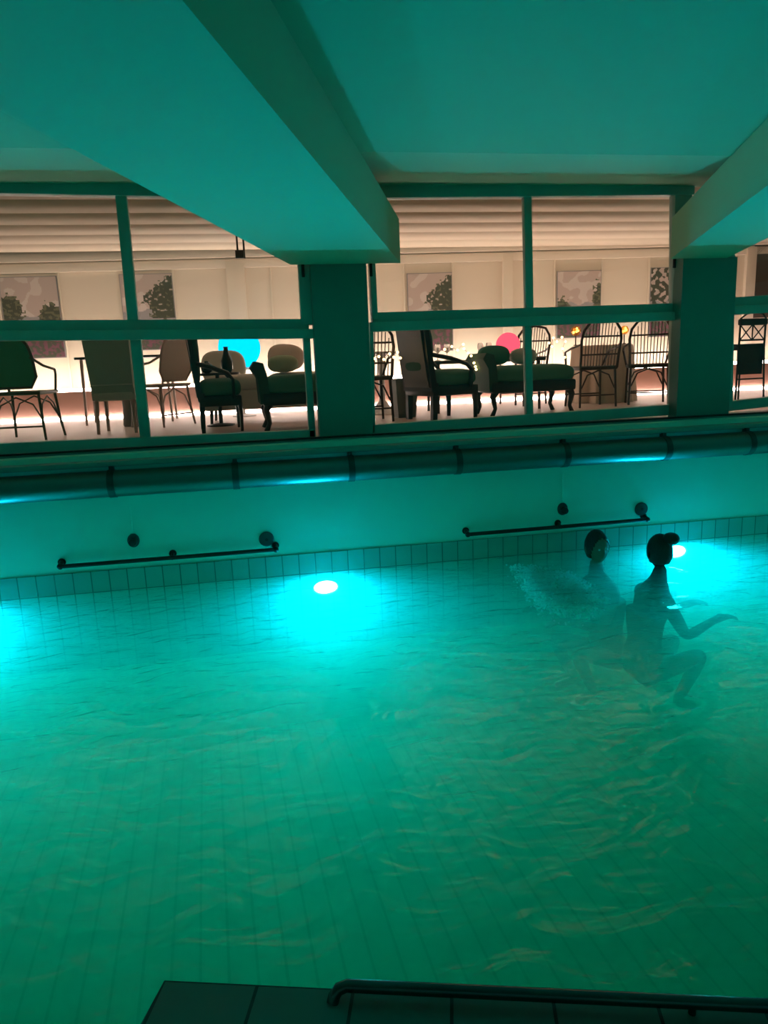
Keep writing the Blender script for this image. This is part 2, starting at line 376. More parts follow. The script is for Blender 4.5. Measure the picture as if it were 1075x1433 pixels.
def nozzle(px, py, label):
    c = onY(px, py, YW); t = thing('wall_nozzle', label, 'nozzle', (c.x, YW, c.z), 0, 'dark nozzles on the far wall')
    MB().lathe([(.040, 0), (.040, -.010), (.033, -.018)], (0, 0, 0), 24, 'Y', 1, 1.2).build('flange', COVER, t)
    MB().lathe([(.027, -.01), (.030, -.04), (.024, -.06), (.012, -.062)], (0, 0, -.006), 20, 'Y').build('nozzle_tip', RUBBER, t)
    MB().tube([(0, -.004, .04), (.001, -.004, .2), (0, -.004, .60-c.z+.0)], .0035, 8).build('conduit', PLASTER, t)
nozzle(187, 756, 'dark nozzle on the wall above the middle of the left grab rail')
nozzle(787, 712, 'dark nozzle on the wall above the middle of the right grab rail')

# ------------------------------------------------------------------ underwater lamps
def pool_lamp(px, py, label, x=None):
    c = onY(px, py, YW-.03); X = c.x if x is None else x
    t = thing('pool_light', label, 'pool light', (X, YW-.012, c.z), 0, 'oval lamps under the water on the far wall')
    MB().lathe([(.108, 0), (.108, -.016), (.094, -.022), (.090, -.014)], (0, 0, 0), 36, 'Y', 1, .58).build('bezel', COVER, t)
    MB().lathe([(.086, -.014), (.080, -.024), (.05, -.028), (.01, -.029)], (0, 0, 0), 36, 'Y', 1, .56).build('lens', LAMP, t)
    return t
pool_lamp(456, 822, 'lit cyan underwater lamp below the gap between the two grab rails')
pool_lamp(946, 772, 'lit cyan underwater lamp beside the bather with the hair bun')
pool_lamp(-45, 874, 'lit cyan underwater lamp beyond the left edge of the picture')
pool_lamp(1075, 760, 'added cyan underwater lamp far along the wall beyond the right edge of the picture', 5.75)  # unseen lamp added in step with the row, brightens the right side

# ------------------------------------------------------------------ water
def water_mesh():
    b = bmesh.new(); nx, ny = 170, 130
    x0, x1, y0, y1 = XL+.006, XR-.006, YB+.006, YW-.010
    swirl = [onZ(930, 800, 0), onZ(800, 815, 0), onZ(505, 845, 0)]
    rows = []
    for j in range(ny+1):
        row = []
        for i in range(nx+1):
            x = x0+(x1-x0)*i/nx; y = y0+(y1-y0)*(j/ny)
            z = .006*noise.noise((x*1.3, y*2.2, 0))+.0012*noise.noise((x*3.1, y*5.0, 3))
            for k, c in enumerate(swirl):
                r = math.hypot(x-c.x, y-c.y); z += (.005, .006, .0015)[k]*math.exp(-(r/.75)**2)*math.sin(r*26+k)
            row.append(b.verts.new((x, y, z)))
        rows.append(row)
    for j in range(ny):
        for i in range(nx): b.faces.new((rows[j][i], rows[j][i+1], rows[j+1][i+1], rows[j+1][i]))
    loop = rows[0][:] + [r[-1] for r in rows[1:]] + rows[-1][-2::-1] + [r[0] for r in rows[-2:0:-1]]
    low = [b.verts.new((v.co.x, v.co.y, DEPTH+.004)) for v in loop]; n = len(loop)
    for i in range(n): b.faces.new((loop[i], low[i], low[(i+1) % n], loop[(i+1) % n]))
    b.faces.new(low)
    m = MB(); m.b.free(); m.b = b; return m
struct(water_mesh().build('water', WATER), 'green lit rippled pool water', 'water')

# bubbles from a jet
BUB = bpy.data.materials.new('white bubble'); BUB.use_nodes = True; nt = BUB.node_tree; nt.nodes.clear()
out = nt.nodes.new('ShaderNodeOutputMaterial'); d_ = nt.nodes.new('ShaderNodeBsdfDiffuse'); t_l = nt.nodes.new('ShaderNodeBsdfTranslucent'); x_ = nt.nodes.new('ShaderNodeMixShader')
for n__ in (d_, t_l): n__.inputs[0].default_value = (.75, .99, .99, 1)
nt.links.new(d_.outputs[0], x_.inputs[1]); nt.links.new(t_l.outputs[0], x_.inputs[2]); nt.links.new(x_.outputs[0], out.inputs[0])
fp = [onZ(px, py, 0) for px, py in ((722, 786), (775, 795), (812, 803), (838, 836), (800, 847), (762, 842), (742, 815))]
def inside(x, y):
    c = False; n = len(fp)
    for i in range(n):
        p_, q_ = fp[i], fp[i-1]
        if (p_.y > y) != (q_.y > y) and x < (q_.x-p_.x)*(y-p_.y)/(q_.y-p_.y)+p_.x: c = not c
    return c
tb = bmesh.new(); bmesh.ops.create_icosphere(tb, subdivisions=1, radius=1.); tv = [v.co.copy() for v in tb.verts]; tf = [[v.index for v in f.verts] for f in tb.faces]; tb.free()
bv, bf, n_ = [], [], 0; lo_ = [min(v[i] for v in fp) for i in (0, 1)]; hi_ = [max(v[i] for v in fp) for i in (0, 1)]
while n_ < 3400:
    x, y = random.uniform(lo_[0], hi_[0]), random.uniform(lo_[1], hi_[1])
    if not inside(x+random.gauss(0, .04), y+random.gauss(0, .05)) or noise.noise((x*8, y*9, 0)) < -.25: continue
    r, z = random.uniform(.004, .009), -.006-abs(random.gauss(0, .05)); k = len(bv)
    bv += [(x+v.x*r, y+v.y*r, z+v.z*r) for v in tv]; bf += [[i+k for i in f] for f in tf]; n_ += 1
me_ = bpy.data.meshes.new('bubble_foam'); me_.from_pydata(bv, [], bf); me_.materials.append(BUB); fo = bpy.data.objects.new('bubble_foam', me_); COL.objects.link(fo)
tag(fo, 'pale plume of air bubbles in the water left of the bathers', 'foam', None, 'stuff')

# ------------------------------------------------------------------ near deck with handrail
ZD = .12
c0, cR, cL = onZ(230, 1372, ZD), onZ(1075, 1413, ZD), onZ(197, 1433, ZD)
ex = (cR-c0).normalized(); ey = (cL-c0).normalized(); angd = math.atan2(ex.y, ex.x)
deck = bpy.data.objects.new('floor', None)
pts = [Vector((0, 0))]; 
inv = Matrix.Rotation(-angd, 2)
def dl(v): return inv @ Vector((v.x-c0.x, v.y-c0.y))
poly = [dl(c0), dl(c0+ex*6.5), dl(c0+ex*6.5-Vector((-.0, 2.4, 0))), dl(c0+ey*3.2)]
fl = MB().prism([(q.x, q.y) for q in poly], DEPTH+.002, ZD).build('floor', DECKT, smooth=False)
bpy.data.objects.remove(deck); fl.name = 'floor'
fl.location = (c0.x, c0.y, 0); fl.rotation_euler = (0, 0, angd)
struct(fl, 'dark tiled corner of the deck in front of the viewer', 'deck')
hr = thing('handrail', 'dark metal handrail along the edge of the near tiled deck', 'handrail', (c0.x, c0.y, ZD), angd)
h0 = dl(onZ(470, 1380, ZD)); h1 = 6.2
zt = .028
MB().tube([(h0.x, -.035, .0), (h0.x+.003, -.03, .012), (h0.x+.012, -.022, .022), (h0.x+.03, -.018, zt), (h0.x+.3, -.018, zt), (h1, -.018, zt)], .0135, 16).build('rail_tube', RAILM, hr)
for q in (h0.x+.75, h0.x+2.2, h0.x+3.7): MB().tube([(q, -.018, 0.001), (q, -.018, zt)], .008, 10).build('rail_post', RAILM, hr)

# ------------------------------------------------------------------ people
def skin_body(name, edges, parent=None, material=SKIN, sub=2, root=0, loc=(0, 0, 0), rz=0):
    verts, vr, es = edges
    me = bpy.data.meshes.new(name); me.from_pydata(verts, es, [])
    o = bpy.data.objects.new(name, me); COL.objects.link(o)
    sk = o.modifiers.new('s', 'SKIN'); sk.use_smooth_shade = True
    for i, v in enumerate(me.skin_vertices[0].data):
        r = vr[i]; v.radius = r if isinstance(r, tuple) else (r, r); v.use_root = (i == root)
    ss = o.modifiers.new('u', 'SUBSURF'); ss.levels = sub; ss.render_levels = sub
    dg = bpy.context.evaluated_depsgraph_get(); dg.update()
    m2 = bpy.data.meshes.new_from_object(o.evaluated_get(dg)); bpy.data.objects.remove(o)
    m2.materials.append(material)
    for p_ in m2.polygons: p_.use_smooth = True
    o = bpy.data.objects.new(name, m2); COL.objects.link(o)
    if parent: o.parent = parent
    return o
def sculpt_head(b, hc):                       # face looks along local +Y; a shaped head with brow, nose, mouth, chin and ears
    q = bmesh.ops.create_uvsphere(b, u_segments=40, v_segments=28, radius=1.)
    for v in q['verts']:
        x, y, z = v.co
        w = .074*(1-.22*max(0, -z)**1.5); d = .094; h = .116
        X, Y, Z = x*w, y*d, z*h
        if z < -.25 and y < 0: Y *= 1-.35*min(1, (-z-.25)*1.6)     # nape
        if y > 0:
            g = lambda cx_, cz_, s_: math.exp(-((x-cx_)/s_)**2-((z-cz_)/s_)**2)
            Y += .022*math.exp(-(x/.14)**2)*max(0, 1-abs(z+.22)/.24)*y          # nose
            Y += .007*math.exp(-((z-.14)/.1)**2)*y - .009*(g(.36, -.02, .17)+g(-.36, -.02, .17))*y   # brow, eye sockets
            Y += .007*math.exp(-((z+.55)/.08)**2-(x/.26)**2) + .010*math.exp(-((z+.86)/.16)**2-(x/.3)**2)    # mouth, chin
            Y += .004*(g(.45, -.3, .2)+g(-.45, -.3, .2))
        v.co = Vector((X, Y, Z)) + hc
    for sgn in (-1, 1):
        r = bmesh.ops.create_uvsphere(b, u_segments=14, v_segments=10, radius=1.)
        bmesh.ops.transform(b, matrix=Matrix.Translation(hc+Vector((sgn*.075, -.012, -.012))) @ Matrix.Rotation(sgn*.35, 4, 'Z') @ Matrix.Diagonal((.010, .021, .032, 1)), verts=r['verts'])
def person(label, loc, rz, skinm, tilt, turn=0.):
    root = thing('person', label, 'person', loc, rz)
    # origin on the water surface under the head; z down to the pool floor; sits back on the heels, arms forward under the water
    V, Rr, E = [], [], []
    def add(p, r, frm=None):
        V.append(p); Rr.append(r)
        if frm is not None: E.append((frm, len(V)-1))
        return len(V)-1
    pel = add((0, -.16, -.72), (.15, .11))
    sp = add((0, -.13, -.55), (.125, .09), pel); ch = add((0, -.08, -.34), (.15, .10), sp); nk0 = add((0, -.035, -.16), (.10, .075), ch)
    nk = add((0, -.005, -.06), .050, nk0); add((0, .004, .035), .050, nk)
    for s in (-1, 1):
        sh = add((s*.17, -.05, -.20), .056, nk0); el = add((s*.215, .08, -.44), .042, sh); wr = add((s*.17, .33, -.36), .027, el)
        pm = add((s*.165, .40, -.35), (.036, .018), wr)
        for k, (dx, L) in enumerate(((-.027, .065), (-.009, .078), (.009, .074), (.027, .058))):
            a = add((s*.165+dx, .44, -.35), .0095, pm); a = add((s*.165+dx*1.15, .44+L*.55, -.357), .0085, a); add((s*.165+dx*1.2, .44+L, -.375), .0072, a)
        t = add((s*.165-s*.035, .395, -.345), .0105, pm); add((s*.165-s*.052, .43, -.352), .0085, t)
        hp = add((s*.10, -.13, -.76), .085, pel); kn = add((s*.16, .26, -.60), .062, hp); an = add((s*.13, .08, -.97), .036, kn); add((s*.14, .24, -1.01), (.042, .026), an)
    body = skin_body('body', (V, Rr, E), None, skinm, 2)
    # one continuous body mesh: weld the sculpted head to the neck
    b = bmesh.new(); b.from_mesh(body.data); hb = bmesh.new(); hc = Vector((0, .02, .115)); sculpt_head(hb, hc)
    rot = Matrix.Rotation(turn, 4, 'Z') @ Matrix.Rotation(tilt, 4, 'X'); bmesh.ops.transform(hb, matrix=rot, verts=hb.verts)
    tmp = bpy.data.meshes.new('t'); hb.to_mesh(tmp); hb.free(); b.from_mesh(tmp); bpy.data.meshes.remove(tmp); b.to_mesh(body.data); b.free()
    rm = body.modifiers.new('r', 'REMESH'); rm.mode = 'VOXEL'; rm.voxel_size = .0055; rm.use_smooth_shade = True
    dg = bpy.context.evaluated_depsgraph_get(); dg.update(); m2 = bpy.data.meshes.new_from_object(body.evaluated_get(dg))
    body.modifiers.clear(); body.data = m2; body.parent = root
    if not m2.materials: m2.materials.append(skinm)
    for p_ in m2.polygons: p_.use_smooth = True
    return root, body, hc, rot
def hair_cap(parent, hc, rot, bun=None, long=.0):
    b = bmesh.new(); q = bmesh.ops.create_uvsphere(b, u_segments=40, v_segments=28, radius=1.)
    for v in q['verts']:
        x, y, z = v.co; n = 1+.03*noise.noise((x*6, y*6, z*3))
        v.co = Vector((x*.084*n, y*.104*n-.008, z*.126*n+.004)) + hc
    # open the face and the neck
    dele = [f for f in b.faces if (lambda c: (c.y > .012 and (c.x/.072)**2+((c.z+.035)/.112)**2 < 1) or c.z < -.078-long)(f.calc_center_median()-hc)]
    bmesh.ops.delete(b, geom=dele, context='FACES')
    if bun: 
        r = bmesh.ops.create_uvsphere(b, u_segments=22, v_segments=14, radius=1.)
        bmesh.ops.transform(b, matrix=Matrix.Translation(hc+Vector(bun)) @ Matrix.Diagonal((.058, .056, .045, 1)), verts=r['verts'])
    bmesh.ops.transform(b, matrix=rot, verts=b.verts)
    m = MB(); m.b.free(); m.b = b; h = m.build('hair', HAIR, parent)
    sol = h.modifiers.new('s', 'SOLIDIFY'); sol.thickness = .012; sol.offset = -1
    return h
def face_bits(parent, hc, rot):
    for s in (-1, 1):
        e = MB().ball((0, 0, 0), .0095, 12, 8).build('eye', EYEM, parent); e.location = rot @ (hc+Vector((s*.028, .078, -.002)))
def swimsuit(parent):
    MB().lathe([(.150, -.70), (.155, -.62), (.138, -.52), (.158, -.38), (.162, -.30)], (0, -.105, 0), 28, 'Z', 1, .74).build('swimsuit', SWIM, parent)
w1 = onZ(846, 773, 0); w2 = onZ(919, 790, 0)
r_, b_, hc, rot = person('person with dark hair under the right grab rail, head close to the wall', (w1.x-.13, 4.735, -.03), math.radians(97), SKIN, .05, math.radians(86))
hair_cap(r_, hc, rot); face_bits(r_, hc, rot); swimsuit(r_)
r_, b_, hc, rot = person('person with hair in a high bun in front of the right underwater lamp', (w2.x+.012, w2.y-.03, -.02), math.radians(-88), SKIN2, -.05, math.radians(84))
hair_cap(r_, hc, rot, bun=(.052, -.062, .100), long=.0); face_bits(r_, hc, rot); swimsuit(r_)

# ------------------------------------------------------------------ terrace beyond the windows
ZF = .87
W1, W2 = onZ(110, 588, ZF), onZ(905, 552, ZF); wd = (W2-W1).normalized(); wn = Vector((wd.y, -wd.x, 0)); wang = math.atan2(wd.y, wd.x)
BW = W1 - wn*.30                                    # wall face stands 0.30 m behind the plinth front
def onW(px, py, off=0.): return onP(px, py, BW+wn*off, wn)
def wl(px): return (onW(px, 480)-BW).dot(wd)
tw = 14.
struct(MB().box((1, 8.4, ZF-.05), (tw, 6.2, .1)).build('floor_terrace', TFLOOR, smooth=False), 'pale pinkish floor of the terrace beyond the windows', 'floor')
mid = BW+wd*3.4
ZT = 3.02
struct(MB().box((0, .05, (ZF+3.3)/2), (tw, .1, 3.3-ZF), 0).build('wall_terrace', TWALL, smooth=False), 'cream panelled back wall of the terrace', 'wall')
o = bpy.data.objects['wall_terrace']; o.location = (mid.x, mid.y, 0); o.rotation_euler = (0, 0, wang)
def onwall(name, px0, px1, z0, z1, d, m, label, cat='trim', off=0.):
    a, b = wl(px0), wl(px1); c = BW+wd*((a+b)/2)+wn*(d/2+off)
    o = MB().box((0, 0, 0), (abs(b-a), d, z1-z0), bev=.004).build(name, m); o.location = (c.x, c.y, (z0+z1)/2); o.rotation_euler = (0, 0, wang)
    return o
zp = onP(110, 545, W1, wn).z
struct(onwall('trim_4', -160, 1500, ZF, zp-.03, .30, PLINTH, ''), 'low peach plinth along the foot of the terrace wall', 'plinth')
n_tr = 5
for i, (a, b, lab) in enumerate([(325, 350, 'cream post on the terrace wall behind the cyan lamp'), (703, 716, 'cream post on the terrace wall above the red globe lamp'), (1035, 1048, 'cream post on the terrace wall seen through the right window')]):
    struct(onwall('trim_%d' % n_tr, a, b, zp, ZT-.1, .07, TTRIM, ''), lab, 'post'); n_tr += 1
za, zb_ = onW(300, 376).z, onW(300, 364).z
struct(onwall('trim_%d' % n_tr, -160, 1500, za, zb_, .05, TTRIM, ''), 'cream cornice board along the top of the terrace wall', 'cornice'); n_tr += 1
struct(onwall('trim_%d' % n_tr, -160, 1500, zb_+.02, zb_+.12, .09, TTRIM, ''), 'upper cream moulding board under the canopy', 'cornice'); n_tr += 1
for px in (8, 93, 251, 385, 568, 635, 775, 840, 905):
    struct(onwall('trim_%d' % n_tr, px-1.2, px+1.2, zp, za, .018, TTRIM, ''), 'thin upright batten on the terrace wall, %s' % {8: 'left of the first poster', 93: 'right of the first poster', 251: 'right of the tall pine poster on the left', 385: 'above the sofa', 568: 'left of the pine poster in the middle window', 635: 'right of the pine poster in the middle window', 775: 'left of the small grey poster', 840: 'right of the small grey poster', 905: 'beside the poster cut by the frame'}[px], 'batten'); n_tr += 1
ls = onwall('light_strip', -160, 1500, zp-.028, zp+.012, .05, LED, '', off=.235); tag(ls, 'glowing white light strip on the top edge of the plinth', 'light strip', 'led strips of the terrace')
ls = onwall('light_strip', -160, 1500, ZF+.004, ZF+.038, .02, LED, '', off=.302); tag(ls, 'glowing white light strip along the floor at the plinth foot', 'light strip', 'led strips of the terrace')
bb = onwall('wall_panel', 1048, 1130, onW(1060, 416).z-.3, onW(1060, 340).z, .05, BROWNB, ''); tag(bb, 'dark brown board hung on the wall in the right window', 'panel')

# posters: a flat print whose picture is laid out cell by cell
def poster(px0, px1, pyt, pyb, kind, label):
    a, b = wl(px0), wl(px1); zt, zb2 = onW((px0+px1)/2, pyt).z, onW((px0+px1)/2, pyb).z; Wd, Hd = b-a, zt-zb2
    c = BW+wd*((a+b)/2)+wn*.030
    t = thing('landscape_poster', label, 'poster', (c.x, c.y, zb2), wang, 'landscape posters on the terrace wall')
    MB().box((0, .014, Hd/2), (Wd+.02, .02, Hd+.02)).build('backing', P_HILL, t, smooth=False)
    nx, ny = 48, 84; bm = bmesh.new(); vs_ = [[bm.verts.new((-Wd/2+Wd*i/nx, 0, Hd*j/ny)) for i in range(nx+1)] for j in range(ny+1)]
    for j in range(ny):
        for i in range(nx):
            u, v = (i+.5)/nx, (j+.5)/ny; f = bm.faces.new((vs_[j][i], vs_[j][i+1], vs_[j+1][i+1], vs_[j+1][i]))
            n1 = noise.noise((u*4+kind*7, v*7, 1)); n2 = noise.noise((u*14+kind*3, v*26, 2))
            k = 1 if n1 > .12 and v > .5 else 0
            if v < .52+.06*noise.noise((u*5+kind, 0, 5)) and v > .3: k = 2
            if kind == 1:     # clumps on both sides, hill between
                d = min(math.hypot((u-.12)*2.2, (v-.58)*2.4), math.hypot((u-.86)*2.0, (v-.48)*2.6)) + .22*n2
                if d < .50: k = 3 if n2 > -.1 else 4
            if kind == 2:     # one tall spreading pine on the right
                wv = .52*max(0, min(1, (1-v)*3.4))*(.8 if v > .62 else .62)
                if v > .42 and u > .97-wv*1.35+.16*n2 and u < 1: k = 3 if n2 > -.22 else (4 if n2 > -.42 else k)
                if abs(u-.80) < .03 and v < .5: k = 3
            if kind == 3:     # low shrubs in the corners
                d = min(math.hypot((u-.08)*2, (v-.45)*2.6), math.hypot((u-.98)*2.6, (v-.60)*1.8)) + .25*n2
                if d < .40: k = 3 if n2 > -.05 else 4
            if kind == 4:     # dark leaves and blossom all over
                if noise.noise((u*9, v*15, 8)) > -.08: k = 3
            if v < .32+.07*n1: k = 5 if n2 > .05 else 3
            f.material_index = k
    m = MB(); m.b.free(); m.b = bm; m.build('print', [P_SKY, P_SKY2, P_HILL, P_TREE, P_TREE2, P_FLOW], t, smooth=False)
poster(12, 90, 388, 501, 1, 'poster with two dark tree clumps and hills, leftmost on the terrace wall')
poster(178, 249, 384, 489, 2, 'poster of a tall pine in the left window, right of its upright mullion')
poster(573, 633, 383, 491, 2, 'poster of a tall pine in the middle window near the dark pillar')
poster(779, 838, 380, 472, 3, 'pale poster with low shrubs in its corners, over the rattan chairs')
poster(907, 962, 375, 470, 4, 'poster of dark leaves and blossom cut off by the right window jamb')

# canopy in scalloped folds
cn = thing('awning_canopy', 'cream pleated fabric canopy stretched over the terrace', 'canopy', (0, 0, 0))
pitch, y0c = .575, 5.62
prof = []
for k in range(8):
    for i in range(20):
        u = -1+2*i/20; prof.append((y0c+pitch*(k+i/20), 3.245-.25*(1-abs(u)**4.2)))
b = MB(); X0, X1 = -5.8, 9.5
va = [b.b.verts.new((X0, y, z)) for y, z in prof]; vb = [b.b.verts.new((X1, y, z)) for y, z in prof]
for i in range(len(prof)-1): b.b.faces.new((va[i], va[i+1], vb[i+1], vb[i]))
fb = b.build('fabric', FABRIC, cn)
sol = fb.modifiers.new('s', 'SOLIDIFY'); sol.thickness = .006
for k in range(9):
    MB().box(((X0+X1)/2, y0c+pitch*k, 3.268), (X1-X0, .04, .035)).build('carrier_bar', TTRIM, cn, smooth=False)
for pxs in ((331, 340),):
    for px in pxs:
        e = onY(px, 330, 8.9); MB().box((e.x, 8.9, e.z-.02), (.022, .03, .46)).build('rail_arm', DKMET, cn, smooth=False)
    e = onY(335.5, 356, 8.86); MB().box((e.x, 8.86, e.z), (.10, .05, .09), bev=.01).build('rail_foot', DKMET, cn)

# ------------------------------------------------------------------ furniture makers (front faces local +Y, origin on the floor)
def cane_chair(label, loc, rz, weave, frame):
    t = thing('cane_chair', label, 'chair', loc, rz)
    def back():
        b = MB(); n = 14; pts = []
        for i in range(n+1):
            a = PI*i/n; pts.append((-.235*math.copysign(abs(math.cos(a))**.45, math.cos(a)), .60+.36*math.sin(a)**.5))
        pts = [(-.17, .50)] + pts + [(.17, .50)]
        lo = [(x, -.22-.22*(z-.45), z) for x, z in pts]; return b.hexa(lo, [(x, y+.018, z) for x, y, z in lo]), lo
    b, rim = back(); b.build('backrest', weave, t)
    MB().tube(rim, .013, 8, True).build('back_frame', frame, t)
    MB().box((0, 0, .445), (.46, .44, .03), bev=.012).build('seat', weave, t)
    MB().tube([(-.23, -.22, .45), (.23, -.22, .45), (.23, .22, .45), (-.23, .22, .45)], .016, 8, True).build('seat_frame', frame, t)
    for sx in (-1, 1):
        for sy in (-1, 1):
            MB().tube([(sx*.21, sy*.2, .45), (sx*.225, sy*.215, .2), (sx*.245, sy*.245, 0)], [.014, .014, .012], 8).build('leg', frame, t)
        MB().tube([(sx*.21, -.29, .78), (sx*.27, -.15, .70), (sx*.275, .1, .665), (sx*.25, .18, .62), (sx*.225, .19, .45)], .013, 8).build('armrest', frame, t)
    for sy in (-1, 1):
        MB().tube([(-.22, sy*.21, .20), (-.15, sy*.205, .34), (0, sy*.205, .41), (.15, sy*.205, .34), (.22, sy*.21, .20)], .008, 6).build('brace', frame, t)
    for sx in (-1, 1):
        MB().tube([(sx*.215, -.21, .20), (sx*.21, -.14, .34), (sx*.21, 0, .41), (sx*.21, .14, .34), (sx*.215, .21, .20)], .008, 6).build('brace', frame, t)
    MB().tube([(-.235, -.225, .13), (.235, -.225, .13)], .009, 6).build('stretcher', frame, t)
    return t
def upholstered_chair(label, loc, rz):
    t = thing('upholstered_chair', label, 'chair', loc, rz)
    pts = [(-.20, .34), (.20, .34), (.225, 1.03), (.2, 1.06), (-.2, 1.06), (-.225, 1.03)]
    lo = [(x, -.20-.14*(z-.34), z) for x, z in pts]; MB().hexa(lo, [(x, y+.08, z) for x, y, z in lo]).build('backrest', GREYUP, t)
    MB().box((0, .02, .40), (.43, .46, .14), bev=.03).build('seat', GREYUPL, t)
    MB().tube([(-.20, -.232, .49), (.20, -.232, .49)], .006, 6).build('piping', GREYUPL, t)
    for sx in (-1, 1):
        for sy in (-1, 1): MB().tube([(sx*.175, sy*.18, .36), (sx*.185, sy*.2, 0)], [.024, .016], 8).build('leg', PALEW, t)
    return t
def rattan_chair(label, loc, rz):
    t = thing('rattan_chair', label, 'chair', loc, rz, 'rattan chairs around the terrace tables')
    def yb(z): return -.22-.20*(z-.45)
    hoop = [(-.22, .45), (-.225, .62), (-.235, .76), (-.215, .87), (-.15, .955), (0, .985), (.15, .955), (.215, .87), (.235, .76), (.225, .62), (.22, .45)]
    MB().tube([(x, yb(z), z) for x, z in hoop], .016, 8).build('back_hoop', BROWNW, t)
    sp = MB()
    for i in range(-5, 6):
        x = i*.037; zt_ = .985-.16*abs(x/.2)**2.6; sp.tube([(x*.95, yb(.5), .47), (x, yb(zt_)+.004, zt_-.01)], .0052, 6)
    sp.build('back_spindles', BROWNW, t)
    for z in (.60, .80): MB().tube([(-.225, yb(z)+.01, z), (0, yb(z)-.012, z), (.225, yb(z)+.01, z)], .010, 6).build('back_rail', BROWNW, t)
    MB().box((0, 0, .45), (.47, .45, .045), bev=.02).build('seat', BROWNW, t)
    for sx in (-1, 1):
        for sy in (-1, 1): MB().tube([(sx*.205, sy*.2, .45), (sx*.22, sy*.22, 0)], [.016, .013], 8).build('leg', BROWNW, t)
        MB().tube([(sx*.23, yb(.72), .72), (sx*.28, -.1, .68), (sx*.27, .12, .64), (sx*.225, .2, .46)], .013, 8).build('armrest', BROWNW, t)
    for sy in (-1, 1):
        MB().tube([(-.20, sy*.21, .22), (-.13, sy*.21, .37), (0, sy*.21, .42), (.13, sy*.21, .37), (.20, sy*.21, .22)], .009, 6).build('brace', BROWNW, t)
        MB().tube([(-.215, sy*.215, .14), (.215, sy*.215, .14)], .009, 6).build('stretcher', BROWNW, t)
    return t
def lounge_chair(label, loc, rz, panel):             # seat looks along local +X, high raked back at -X
    t = thing('lounge_chair', label, 'lounge chair', loc, rz, 'high backed lounge chairs')
    for y_ in (-.27, .22): MB().prism([(-.26, 0), (-.21, 0), (-.185, .38), (-.255, .38)], y_, y_+.05, 'Y').build('rear_leg', DKWOOD, t)
    MB().prism([(-.27, .30), (-.20, .30), (-.31, 1.02), (-.36, 1.02)], -.28, .28, 'Y').build('back_frame', DKWOOD, t)
    MB().prism([(-.285, .34), (-.275, .34), (-.368, .99), (-.378, .99)], -.235, .235, 'Y').build('back_panel', panel, t)
    MB().cushion((-.265, 0, .72), (.12, .50, .52), .4).build('back_cushion', VELVETD, t)
    MB().box((.02, 0, .30), (.56, .56, .10), bev=.02).build('seat_rail', DKWOOD, t)
    MB().cushion((.03, 0, .42), (.56, .56, .19), .3).build('seat_cushion', VELVET, t)
    for s in (-1, 1):
        MB().tube([(.27, s*.25, .28), (.28, s*.25, .14), (.275, s*.25, 0)], [.036, .026, .020], 8).build('front_leg', DKWOOD, t)
        MB().tube([(-.26, s*.29, .66), (-.05, s*.30, .62), (.14, s*.30, .56), (.2, s*.295, .50), (.2, s*.28, .32)], .022, 8).build('armrest', DKWOOD, t)
    return t
def chaise(label, loc, rz, L):                        # length along local X, raised head at -X
    t = thing('chaise_longue', label, 'chaise', loc, rz, 'green chaises beside the lounge chairs')
    MB().box((0, 0, .30), (L, .60, .12), bev=.03).build('frame', DKWOOD, t)
    MB().cushion((.01, 0, .425), (L*.99, .60, .20), .22).build('mattress', VELVET, t)
    b = MB(); b.prism([(-L/2-.02, .26), (-L/2+.08, .26), (-L/2+.06, .52), (-L/2+.03, .64), (-L/2-.05, .66), (-L/2-.09, .60), (-L/2-.03, .5)], -.29, .29, 'Y'); b.build('head_roll', VELVETD, t)
    for sx in (-1, 1):
        for sy in (-1, 1):
            MB().tube([(sx*(L/2-.07), sy*.25, .28), (sx*(L/2-.03), sy*.25, .20), (sx*(L/2-.055), sy*.25, .08), (sx*(L/2-.02), sy*.25, 0)], [.05, .034, .022, .026], 8).build('leg', DKWOOD, t)
    return t
FP = lambda x, y: onZ(x, y, ZF)

# left window
p0 = FP(33, 617); cane_chair('dark green woven cane chair seen from behind at the left picture edge', (p0.x, p0.y+.24, ZF), -.12, GREENW, DKCANE)
p0 = FP(166, 607); upholstered_chair('grey green upholstered high back chair left of the window mullion', (p0.x, p0.y+.22, ZF), -.06)
p0 = FP(222, 596); cane_chair('pale cane chair just right of the mullion of the left window', (p0.x+.06, p0.y+.02, ZF), .9, PALEC, PALEW)
p0 = FP(181, 602); t = thing('planter_pot', 'dark grey round pot under the upholstered chair beside the mullion', 'pot', (p0.x-.02, p0.y+.62, ZF))
MB().lathe([(.13, 0), (.14, .02), (.125, .2), (.13, .40), (.135, .42), (.11, .42)], (0, 0, 0), 28).build('pot_body', CONCR, t)
MB().lathe([(.112, .405), (.05, .415)], (0, 0, 0), 24).build('soil', DKWOOD, t)
# long table behind these chairs
p0 = onY(175, 490, 8.7); t = thing('dining_table', 'slim dark topped table behind the upholstered chair', 'table', (p0.x-.10, 9.40, ZF))
MB().box((0, 0, .79), (1.10, .60, .03), bev=.008).build('tabletop', DKWOOD, t)
for sx in (-1, 1):
    for sy in (-1, 1): MB().tube([(sx*.48, sy*.25, .775), (sx*.50, sy*.26, 0)], [.02, .014], 8).build('leg', PALEW, t)

p0 = FP(272, 607); lounge_chair('high backed dark lounge chair with green seat in the left window', (p0.x+.24, p0.y+.26, ZF), .08, DKWOOD)
lc1 = bpy.data.objects['lounge_chair']; lc1.scale = (.72, 1, 1)
p0 = FP(362, 605); cz1 = chaise('green chaise in the left window below the cyan globe lamp', (p0.x+.45, p0.y+.30, ZF), .03, .80)
